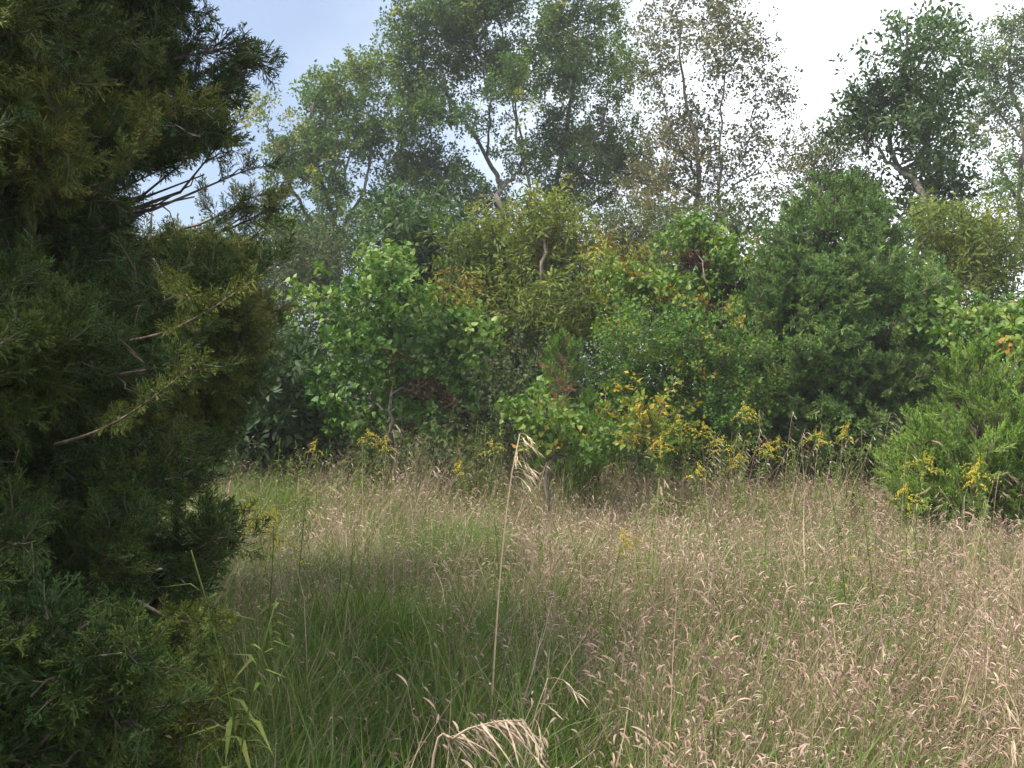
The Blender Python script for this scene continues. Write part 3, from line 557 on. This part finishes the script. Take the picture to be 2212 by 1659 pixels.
# the near dark cedar filling the left
sil = [(-200, 380), (0, 405), (50, 385), (75, 400), (100, 515), (125, 470), (160, 420), (190, 495), (235, 470), (275, 480), (320, 490), (345, 525), (375, 470), (400, 330), (420, 270), (440, 240), (470, 250), (500, 230), (600, 300), (700, 370), (790, 340), (880, 290), (960, 400), (1040, 480), (1100, 520), (1180, 500), (1250, 440), (1310, 420), (1360, 440), (1420, 380), (1480, 350), (1530, 400), (1560, 470), (1600, 380), (1680, 330), (1800, 330)]
sx = [s[0] for s in sil]; sy = [s[1] for s in sil]; tips = []
for i in range(520):
    py = rng.uniform(-420, 1800); mxp = np.interp(py, sx, sy); f = rng.uniform(0, 1)**.55; px = -260 + (mxp + 260) * f - 14 * rng.random()
    Yt = 4.5 - 1.5 * math.sqrt(max(0, 1 - (f * .95)**2)) * rng.uniform(.35, 1) + (rng.uniform(0, 1.2) if rng.random() < .35 else 0)
    if 392 < py < 515 and px > 215: continue
    q = P(px, py, Yt); nn = noise.noise(Vector((q[0] * 2.0, q[2] * 2.6, 5))); q2 = P(px, py, Yt + .9 * nn)
    if nn > .32 and f < .85: continue
    tips.append(q2)
for i in range(90): tips.append(P(rng.uniform(-300, 300), rng.uniform(1330, 1800), rng.uniform(2.3, 3.2)))
tips = [t for t in tips if t[2] > .12]
for (px, py, Y) in [(405, 20, 4.2), (515, 98, 4.0), (525, 108, 4.05), (500, 185, 4.0), (537, 345, 3.9), (520, 372, 4.0), (420, 425, 4.0), (385, 415, 4.05), (540, 612, 3.2), (420, 785, 2.9), (380, 1540, 3.0), (455, 1555, 2.9), (430, 1350, 3.2)]: tips.append(P(px, py, Y))
def gold_n(tp): return .5 * max(0, noise.noise(Vector((tp[0] * 1.6 + 3, tp[1] * 1.5, tp[2] * 1.7))) + .05)
# other side of the same tree, away from the camera
tips += env_tips(-3.55, 4.7, 260, [(.2, 1.6), (1.5, 2.0), (3.5, 1.8), (5.5, 1.1), (7.2, .2)], .2, 1, (math.radians(125), math.radians(300)))
def bough_gap(Q):
    """the bare layer between the upper and the lower boughs on the side facing the meadow"""
    nn = np.array([noise.noise(Vector(q * 2.5)) for q in Q]); sl = (Q[:, 2] - EYE) / Q[:, 1]; sx_ = Q[:, 0] / Q[:, 1]
    return (sx_ > -.41 + .05 * nn) & (sl < .213 + .03 * nn) & (sl > .15 + .02 * nn)
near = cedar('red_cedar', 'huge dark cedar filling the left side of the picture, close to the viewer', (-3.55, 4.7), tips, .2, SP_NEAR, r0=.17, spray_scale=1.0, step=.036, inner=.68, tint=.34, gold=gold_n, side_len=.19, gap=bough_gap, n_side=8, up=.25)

sb = MB(); SPt = []; SDr = []
for (q0, q1) in [((250, 740, 3.2), (545, 608, 2.45)), ((120, 960, 3.0), (425, 783, 2.3)), ((200, 420, 3.3), (330, 260, 2.9)), ((330, 560, 3.3), (410, 640, 2.7)), ((300, 1300, 3.0), (470, 1350, 2.6))]:
    a0, a1 = P(*q0), P(*q1); t = np.linspace(0, 1, 9)[:, None]; L_ = np.linalg.norm(a1 - a0); path = a0 * (1 - t) + a1 * t + np.sin(t * np.pi) * [0, 0, -.035 * L_]
    sb.tube(path - np.array(near.location), np.linspace(.006, .0015, 9), 5, 0, .6)
    for u in np.linspace(.35, .97, 20):
        b0 = np.array([np.interp(u, t[:, 0], path[:, i]) for i in range(3)]); SPt.append(b0); SDr.append(unit(a1 - a0) * 1.1 + rng.normal(0, .3, 3) + [0, 0, .25])
    SPt.append(a1 - unit(a1 - a0) * .04); SDr.append(unit(a1 - a0))
link('shoot_stems', sb.mesh('shoot_stems', CEDARBARK, True), near, 'stuff')
scatter('young_shoots', near, SP_NEAR, np.array(SPt), np.array(SDr), rng.uniform(.45, .8, len(SPt)), rng.uniform(.62, .8, len(SPt)))
# cedar added mostly out of view to cast shade on the lower left
bt = [t for t in env_tips(-3.35, 1.5, 300, [(.25, 1.5), (1.2, 1.75), (2.6, 1.45), (3.8, .8), (4.8, .15)], .15) if t[1] < 1.3 or t[0] < -1.1 * t[1] * .55 - .75]
for (px, py, Y) in [(40, 1500, 2.5), (110, 1580, 2.5), (-40, 1400, 2.4), (160, 1650, 2.55), (20, 1640, 2.4), (60, 1420, 2.7)]: bt.append(P(px, py, Y))
cedar('red_cedar', 'added shade cedar left of the frame, dark boughs entering at the bottom left corner', (-3.35, 1.5), bt, .3, SP_NEAR, r0=.11, step=.05, inner=.5, tint=.25, side_len=.2, n_side=6)

# ------------------------------------------------------------------ the grass
def tuft(seed, nb, h, width, dry, heads, lean=.35, R=.1, headlen=.034, fluffy=1.0):
    r = np.random.default_rng(seed); mb = MB()
    for i in range(nb):
        p = np.array([r.normal(0, R), r.normal(0, R), 0]); hh = h * r.uniform(.55, 1.15); az = r.normal(0, 1.3); ln = abs(r.normal(lean, .22)) ; d = np.array([math.cos(az), math.sin(az)])
        t = np.linspace(0, 1, 4); bend = ln * hh * t**1.8; drop = hh * (t - .22 * ln * t**2.5)
        cpt = np.stack([p[0] + d[0] * bend, p[1] + d[1] * bend, drop - .02], 1); fc = r.uniform(0, np.pi); wv = np.array([math.cos(fc), math.sin(fc), 0])
        isdry = r.random() < dry; culm = heads > 0 and r.random() < heads; wd = width * r.uniform(.6, 1.2) * (.3 if culm else 1); ws = np.array([.7, 1, .7, 0 if not culm else .6]) * wd / 2
        A = cpt - wv * ws[:, None]; B = cpt + wv * ws[:, None]; V = np.vstack([A, B]); T = []
        for k in range(3): T += [(k, k + 4, k + 5), (k, k + 5, k + 1)]
        mb.add(V, T, 1 if (isdry or culm) else 0, r.uniform(0, 1))
        if culm:     # a nodding seed head: arched fat strip with bristly edge, three-sided
            e0 = cpt[-1]; dv = unit(cpt[-1] - cpt[-2]); az2 = az + r.normal(0, .9); o2 = np.array([math.cos(az2), math.sin(az2), 0]); L_ = headlen * r.uniform(.35, 1.35); pts = [e0]; cur = dv.copy()
            for k in range(4):
                cur = unit(cur + o2 * .2 + np.array([0, 0, -.2])); pts.append(pts[-1] + cur * L_ / 4)
            mb.tube(pts, np.array([.0009, .0026, .003, .0022, .0005]) * fluffy * r.uniform(.8, 1.2), 3, 2, r.uniform(0, 1), False)
    return mb
T_DRY = [tuft(200 + i, 64, .43, .005, .45, .6, .3) for i in range(5)]
T_MIX = [tuft(220 + i, 56, .44, .0055, .35, .38, .45) for i in range(5)]
T_GRN = [tuft(240 + i, 56, .48, .0075, .12, .05, .65) for i in range(4)]
T_TALL = [tuft(260 + i, 16, .8, .0045, .5, .2, .22, .06, .04) for i in range(3)]
GR = protos('grass_tuft', T_DRY + T_MIX + T_GRN + T_TALL, [M_GRASSG, M_GRASSD, M_HEAD])

def meadow():
    pts = []
    for (y0, y1, dn) in [(1.2, 4.5, 95), (4.5, 8, 66), (8, 13.5, 50), (13.5, 17, 14)]:
        xw = .56 * y1 + 1.2; n = int(2 * xw * (y1 - y0) * dn); q = np.stack([rng.uniform(-xw, xw, n), rng.uniform(y0, y1, n)], 1)
        q = q[np.abs(q[:, 0]) < .56 * q[:, 1] + 1.2]; pts.append(q)
    q = np.concatenate(pts); n = len(q); z = np.array([ground_z(x, y) for x, y in q]); P3 = np.column_stack([q, z])
    n1 = np.array([noise.noise(Vector((x * .9, y * .55, 0))) for x, y in q]); n2 = np.array([noise.noise(Vector((x * 2.7 + 9, y * 1.6, 3))) for x, y in q])
    # green shaded corner at lower left, pinkish dry heads to the right
    dry = .27 + .11 * q[:, 0] + .8 * n1 + .9 * n2 + .08 * np.clip((q[:, 1] - 6) / 4, 0, 1) - 1.1 * np.clip((6.5 - q[:, 1]) / 2.5, 0, 1) * np.clip((.5 - q[:, 0]) / 1.2, 0, 1)
    dry += rng.normal(0, .12, n)
    idx = np.where(dry > .5, rng.integers(0, 5, n), np.where(dry > .12, rng.integers(5, 10, n), rng.integers(10, 14, n)))
    tall = (q[:, 1] > 2.7) & (n2 + rng.normal(0, .2, n) > .22) & (rng.random(n) < .2) | (q[:, 1] > 10.5) & (rng.random(n) < .14); idx = np.where(tall, rng.integers(14, 17, n), idx)
    lx = .3 + .7 * n1 + .3 * (dry < .12) + rng.normal(0, .2, n); ly = -.05 + .7 * n2 + rng.normal(0, .2, n)
    D = np.column_stack([lx, ly, np.ones(n)]); sc_ = rng.uniform(.65, 1.15, n) * (1 + .5 * n2) * np.where(q[:, 1] > 10.5, 1.15, 1)
    scatter('meadow_grass', None, GR, P3, D, sc_, np.clip(.5 + .3 * n2 + rng.normal(0, .12, n), 0, 1), idx=idx, label='dry pinkish and green meadow grass filling the foreground', cat='grass')
meadow()

# ------------------------------------------------------------------ weeds and stalks
def copy_thing(root, loc, rz, s, label, group):
    r = root.copy(); C.objects.link(r); r.location = loc; r.rotation_euler = (rng.normal(0, .1), rng.normal(0, .1), rz); r.scale = (s, s, s); r['label'] = label
    if group: r['group'] = group
    elif 'group' in r: del r['group']
    for ch in list(root.children):
        c = ch.copy(); C.objects.link(c); c.parent = r
    return r

def weed(seed, H, nleaf, leaf, flower, lean=.12, leafw=LANCE, col=M_WEED, plume=.17):
    """stem, leaves and flower plume of a goldenrod, along +Z"""
    r = np.random.default_rng(seed); t = np.linspace(0, 1, 8); az = r.uniform(0, 6.28); path = np.stack([math.cos(az) * lean * H * t**2, math.sin(az) * lean * H * t**2, H * t], 1)
    st = MB(); st.tube(path, np.linspace(.0045, .0018, 8), 5, 0, .5)
    lf = MB(); tt = np.sort(r.uniform(.15, .97, nleaf)); pos = np.stack([np.interp(tt, t, path[:, k]) for k in range(3)], 1)
    a_ = np.arange(nleaf) * 2.4 + r.normal(0, .3, nleaf); Yd = np.stack([np.cos(a_), np.sin(a_), r.uniform(-.25, .75, nleaf)], 1); X, Y_, Z = frames(Yd, np.tile([0, 0, 1.], (nleaf, 1)))
    lf.shapes(*leafw, pos, X, Y_, Z, leaf * (1.15 - .6 * tt) * r.uniform(.8, 1.2, nleaf), 0, np.clip(.7 - .4 * tt + r.uniform(-.3, .3, nleaf), 0, 1))
    fl = None
    if flower:
        fl = MB(); top = path[-1]; A = []; B = []; 
        for k in range(11):
            s = 1 - .013 * k; b0 = np.array([np.interp(s, t, path[:, i]) for i in range(3)]); aa = az + r.normal(0, 1.1); ll = plume * (.4 + .075 * k) * r.uniform(.6, 1.3)
            u = np.linspace(0, 1, 12); arc = b0 + np.outer(u * ll, [math.cos(aa), math.sin(aa), 0]) + np.outer(ll * (.75 * u - .85 * u**2.2), [0, 0, 1])
            st.tube(arc[::3], [.0012] * 4, 3, 0, .5, False)
            for a0 in arc[3:]:
                for _ in range(2):
                    q = a0 + r.normal(0, .003, 3); A.append(q); B.append(q + np.array([r.normal(0, .006), r.normal(0, .006), r.uniform(.006, .014)]))
        for _ in range(30):
            q = top + r.normal(0, .01, 3) + [0, 0, r.uniform(-.02, .05)]; A.append(q); B.append(q + [0, 0, .012])
        fl.spindles(A, B, .0032, 0, r.uniform(0, 1, len(A)), .6)
    return st, lf, fl

def weed_thing(seed, label, H, nleaf, leaf, flower, loc, name='goldenrod_plant', group=None, lean=.12, shape=LANCE, plume=.17):
    root = thing(name, label, 'weed', loc, group); st, lf, fl = weed(seed, H, nleaf, leaf, flower, lean, shape, plume=plume)
    link('stem', st.mesh('stem', M_WEED, True), root); link('foliage', lf.mesh('foliage', M_WEED), root)
    if fl: link('flower_head', fl.mesh('flower_head', M_FLOWER), root)
    return root

def place(px, top_py, Y, H):
    """position and scale so the plant's top shows at that height"""
    p = P(px, top_py, Y); gz = ground_z(p[0], Y); return (p[0], Y, gz), (p[2] - gz) / H

fl_protos = {}
def goldenrod(px, top_py, Y, label, v=None, group=None, plume=True):
    v = rng.integers(0, 4) if v is None else v; key = ('f' if plume else 'g', int(v)); loc, s = place(px, top_py, Y, 1.0)
    if key not in fl_protos:
        r = weed_thing(300 + int(v) + (0 if plume else 50), label, 1.0, 52 if plume else 64, .12, plume, loc, 'goldenrod_plant' if plume else 'leafy_weed', group); r.scale = (s, s, s); r.rotation_euler.z = rng.uniform(0, 6.28); fl_protos[key] = r; return r
    return copy_thing(fl_protos[key], loc, rng.uniform(0, 6.28), s, label, group)

for (px, py, Y, lab) in [
    (2118, 1000, 7.4, 'bright goldenrod in full yellow bloom in front of the bright cedar bush at right edge'),
    (2140, 1022, 7.2, 'shorter goldenrod bloom just below and right of the brightest plume at right edge'),
    (1975, 985, 7.6, 'goldenrod blooming left of the bright cedar bush beside pale dry grass'),
    (1958, 1058, 6.6, 'low goldenrod plume sunk in pink grass left of the bright cedar bush'),
    (1838, 925, 10.2, 'goldenrod with tip leaning right beneath the broad cedar'),
    (1790, 940, 10.0, 'fullest yellow goldenrod plume beneath the broad cedar'),
    
    (1700, 955, 10.2, 'small goldenrod tuft under the left part of the broad cedar'),
    (1640, 960, 9.8, 'goldenrod with fading plume left of the broad cedar foot'),
    (1590, 885, 11.0, 'tall goldenrod spike reaching into the fresh green shrub'),
    (1530, 898, 11.0, 'tall leaning goldenrod plume before the fresh green shrub'),
    (1505, 925, 10.8, 'goldenrod bending left in front of the fresh green shrub'),
    (1450, 955, 10.2, 'goldenrod with flat plume right of the low yellowing shrub'),
    (1475, 1010, 8.0, 'short goldenrod plume standing in grass at mid right'),
    (1400, 925, 10.6, 'goldenrod above the low yellowing shrub'),
    (1545, 955, 10.0, 'goldenrod with drooping arms between tall spike and cedar foot'),
    (1310, 900, 11.2, 'orange-gold goldenrod behind the low yellowing shrub, on its left'),
    (1615, 985, 9.4, 'small goldenrod low in the weeds left of the cedar foot'),
    (785, 940, 10.8, 'goldenrod under the left half of the redbud shrub'),
    (820, 950, 10.6, 'goldenrod beside a grey dry stalk under the redbud shrub'),
    
    (690, 955, 10.8, 'faint goldenrod in shade near the gold-tipped cedar'),
    (1025, 1000, 9.4, 'goldenrod bending left beside the tall straw-coloured stalk'),
    
    (1300, 1160, 5.0, 'goldenrod plume sinking in mid-field grass right of the tall stalk'),
    
    (560, 1105, 4.6, 'yellow goldenrod leaning from the edge of the dark cedar'),
    (600, 1100, 4.7, 'second yellow goldenrod at the edge of the dark cedar, on the right'),
    
    
    
    
    (1085, 960, 10.2, 'grey-leaved goldenrod directly behind the tall straw-coloured stalk')]:
    goldenrod(px, py, Y, lab, group='goldenrod plants')
ORD = 'leftmost second third fourth fifth sixth seventh eighth ninth tenth eleventh twelfth thirteenth fourteenth fifteenth sixteenth seventeenth eighteenth nineteenth twentieth twenty-first twenty-second twenty-third twenty-fourth twenty-fifth twenty-sixth'.split()
def ordl(i, n): return 'leftmost' if i == 0 else 'rightmost' if i == n - 1 else ORD[i] + ' from the left'
g_lab = [('dark green leafy weed under the tiered shrub', 700, 1110, 905, 990, 11.6, 26), ('green leafy weed among the central goldenrod', 1420, 1640, 930, 1000, 10.5, 14),
         ('pale leafy weed at the broad cedar foot', 1660, 1930, 940, 1000, 10.3, 14), ('green leafy weed in the open meadow', 1000, 2150, 1040, 1180, 6.6, 16), ('green weed by the gold-tipped cedar', 430, 700, 940, 1010, 10.6, 12)]
for lab, x0, x1, y0, y1, Y, n in g_lab:
    for i, x in enumerate(np.sort(rng.uniform(x0, x1, n))): goldenrod(x, rng.uniform(y0, y1), Y + rng.uniform(-.8, .6), lab + ', ' + ordl(i, n), group='leafy weed stalks', plume=False)

# dry stalks with nodding heads
def stalk(seed, label, H, head_n, head_len, loc, droop=1.0, lean=(.05, 0), thick=.0022, mat=M_STRAW, name='dry_grass_stalk', spread=.35, group=None):
    r = np.random.default_rng(seed); root = thing(name, label, 'grass stalk', loc, group); t = np.linspace(0, 1, 9)
    path = np.stack([lean[0] * H * t + lean[0] * .6 * H * t**4, lean[1] * H * t**2, H * t - .04 * H * t**6 * droop], 1); st = MB(); st.tube(path, np.linspace(thick, thick * .4, 9), 5)
    link('stem', st.mesh('stem', mat, True), root); hd = MB()
    for k in range(head_n):
        s = 1 - spread * (k / head_n)**1.1; b0 = np.array([np.interp(s, t, path[:, i]) for i in range(3)]); aa = r.normal(0, .8) if lean[0] >= 0 else np.pi + r.normal(0, .8); L_ = head_len * r.uniform(.5, 1.15)
        cur = unit(np.array([math.cos(aa) * .7, math.sin(aa) * .7, .5])); pts = [b0]
        for j in range(5): cur = unit(cur + [math.cos(aa) * .15, math.sin(aa) * .15, -.42 * droop]); pts.append(pts[-1] + cur * L_ / 5)
        hd.tube(pts[:4], [.0006] * 4, 3, 0, .5, False)
        tp = pts[-1]; dd = unit(tp - pts[-3])
        n = 7; q0 = pts[2] + np.outer(np.linspace(0, .8, n), tp - pts[2]); dv = unit(dd + r.normal(0, .18, (n, 3)))
        hd.spindles(q0, q0 + dv * L_ * r.uniform(.3, .5, (n, 1)), .0026 * (head_len / .12), 0, r.uniform(.3, 1, n), .4)
    link('seed_head', hd.mesh('seed_head', mat), root); return root

p = P(1062, 1400, 3.9); tp = P(1112, 905, 3.9)
stalk(401, 'tall straw-coloured grass stalk with nodding seed head standing alone at centre', tp[2], 13, .1, (p[0] - .02, 3.9, 0), lean=(.055, 0), thick=.0048, spread=.15, mat=M_PALE)
p = P(950, 1659, 1.95)
# big close seed head bending over at the bottom
r_ = thing('dry_grass_stalk', 'large pale awned seed head arching over at the bottom edge, closest to the viewer', 'grass stalk', (p[0] - .06, 1.95, 0)); org = np.array(r_.location)
arc = curve3([(p[0] - .06, 1.95, 0), P(930, 1690, 1.95), P(985, 1592, 1.93), P(1060, 1562, 1.92), P(1135, 1556, 1.92)], 22) - org; st = MB(); st.tube(arc, np.linspace(.0035, .001, 22), 5); link('stem', st.mesh('stem', M_STRAW, True), r_)
hd = MB(); rr = np.random.default_rng(5)
for k in range(48):
    f = rr.uniform(8, 20.9); i0 = int(f); b0 = arc[i0] + (arc[i0 + 1] - arc[i0]) * (f - i0); d = unit(np.array([.6 + rr.normal(0, .28), rr.normal(0, .4), -.5 + rr.normal(0, .32)])); L_ = rr.uniform(.018, .05); A = []; B = []; R = []
    cur = d.copy(); q = b0
    for m in range(4):
        cur = unit(cur + [.04, 0, -.16] + rr.normal(0, .06, 3)); n_ = q + cur * L_ * .45; A.append(q - cur * L_ * .2); B.append(n_ + cur * L_ * .25); R.append(rr.uniform(.0022, .0038) * (1 - .12 * m)); q = n_
        A.append(n_); B.append(n_ + unit(cur + rr.normal(0, .16, 3)) * rr.uniform(.012, .03)); R.append(.00035)
    hd.spindles(A, B, np.array(R), 0, rr.uniform(.35, 1, len(A)), .45)
link('seed_head', hd.mesh('seed_head', M_STRAW), r_)

for i, (px, py, Y, lean, lab) in enumerate([
    (1145, 1440, 2.7, .1, 'short dry stalk with pale upright awns above the big arching seed head'),
    (835, 905, 10.4, .05, 'grey dry stalk with hanging head under the redbud shrub'),
    (925, 1000, 9.6, .1, 'small bent dry stalk right of the redbud foot'),
    (2125, 1185, 3.9, .35, 'pale dry stalk slanting right with drooping head at lower right'),
    (1420, 1020, 6.5, .02, 'straight thin straw stalk in mid-field left of the pink grass'),
    (1200, 1080, 5.2, .01, 'thin upright dry stalk right of the tall straw-coloured one'),
    (1485, 1215, 4.6, .12, 'dry stalk with fluffy pink head at mid right'),
    (1955, 945, 8.6, .04, 'dry stalk with pale fluffy head beside the bright cedar bush'),
    (1700, 1150, 5.0, .2, 'dark-headed dry stalk leaning right in the pink grass'),
    (2060, 1040, 7.2, -.2, 'dry stalk arching left under the goldenrod at right edge'),
    (2150, 1010, 7.4, .05, 'brown dry stalk behind the goldenrod at right edge'),
    (1905, 1300, 4.0, .0, 'thin upright straw stalk low at right in the pink grass'),
    (2195, 1480, 2.8, -.12, 'thin pale stalk crossing the lower right corner'),
    (1640, 875, 10.8, 0, 'dark thin dead stalk standing before the left side of the broad cedar')]):
    loc, s = place(px, py, Y, 1); H = s; stalk(410 + i, lab, H, 6, .1 if Y < 6 else .13, (loc[0] - lean * H, loc[1], loc[2]), lean=(lean, 0), thick=.002 if Y < 6 else .0035, group='dry grass stalks', mat=M_STRAW)
sp = {}
for (lab, x0, x1, y0, y1, Y, n, mt) in [('pale dead stalk before the broad cedar base', 1690, 1940, 870, 960, 10.4, 12, M_STRAW), ('straw stalk before the fresh green shrub', 1430, 1640, 920, 990, 10.2, 9, M_STRAW),
                  ('brown stalk under the tiered redbud shrub', 620, 1100, 930, 1000, 10.3, 14, M_BROWN), ('dry stalk poking up at mid meadow', 800, 2180, 1050, 1200, 6.0, 22, M_STRAW), ('brown stalk leaning in the nearer meadow', 900, 2180, 1230, 1420, 3.9, 12, M_BROWN)]:
    for i, x in enumerate(np.sort(rng.uniform(x0, x1, n))):
        lab_i = lab + ', ' + ordl(i, n)
        loc, s = place(x, rng.uniform(y0, y1), Y + rng.uniform(-.6, .8), 1); k = (mt.name, i % 3)
        if k not in sp: sp[k] = stalk(450 + len(sp), lab_i, 1.0, 7, .09, loc, lean=(.05 + .04 * (i % 3), 0), thick=.0022, mat=mt, group='dry stalks in the meadow'); sp[k].scale = (s,) * 3
        else: copy_thing(sp[k], loc, rng.uniform(-1, 1), s, lab_i, 'dry stalks in the meadow')

# broad-leaved milkweed-like weeds at lower left and right
for i, (px, py, Y, lab, H, nl, ls) in enumerate([
    (540, 1180, 2.9, 'leafy weed with long drooping pale leaves at the edge of the dark cedar, lower left', 1, 26, .17),
    (480, 1290, 2.7, 'shaded long-leaved weed low against the dark cedar', 1, 20, .16),
    (1545, 1340, 3.6, 'weed with long yellowing leaves hanging down in pink grass', 1, 14, .13),
    (1510, 1190, 4.6, 'small bright green leafy weed in mid-right grass', 1, 20, .1),
    (1870, 1370, 3.6, 'bluish-green feathery weed low at right', 1, 30, .08),
    (640, 1040, 5.6, 'green leafy weed at the edge of the meadow near the gold-tipped cedar', 1, 34, .1)]):
    loc, s = place(px, py, Y, 1.0); r_ = weed_thing(500 + i, lab, 1.0, nl, ls / s, False, loc, 'long_leaved_weed', None, .15, strip_leaf(.06, .02, .5)); r_.scale = (s,) * 3
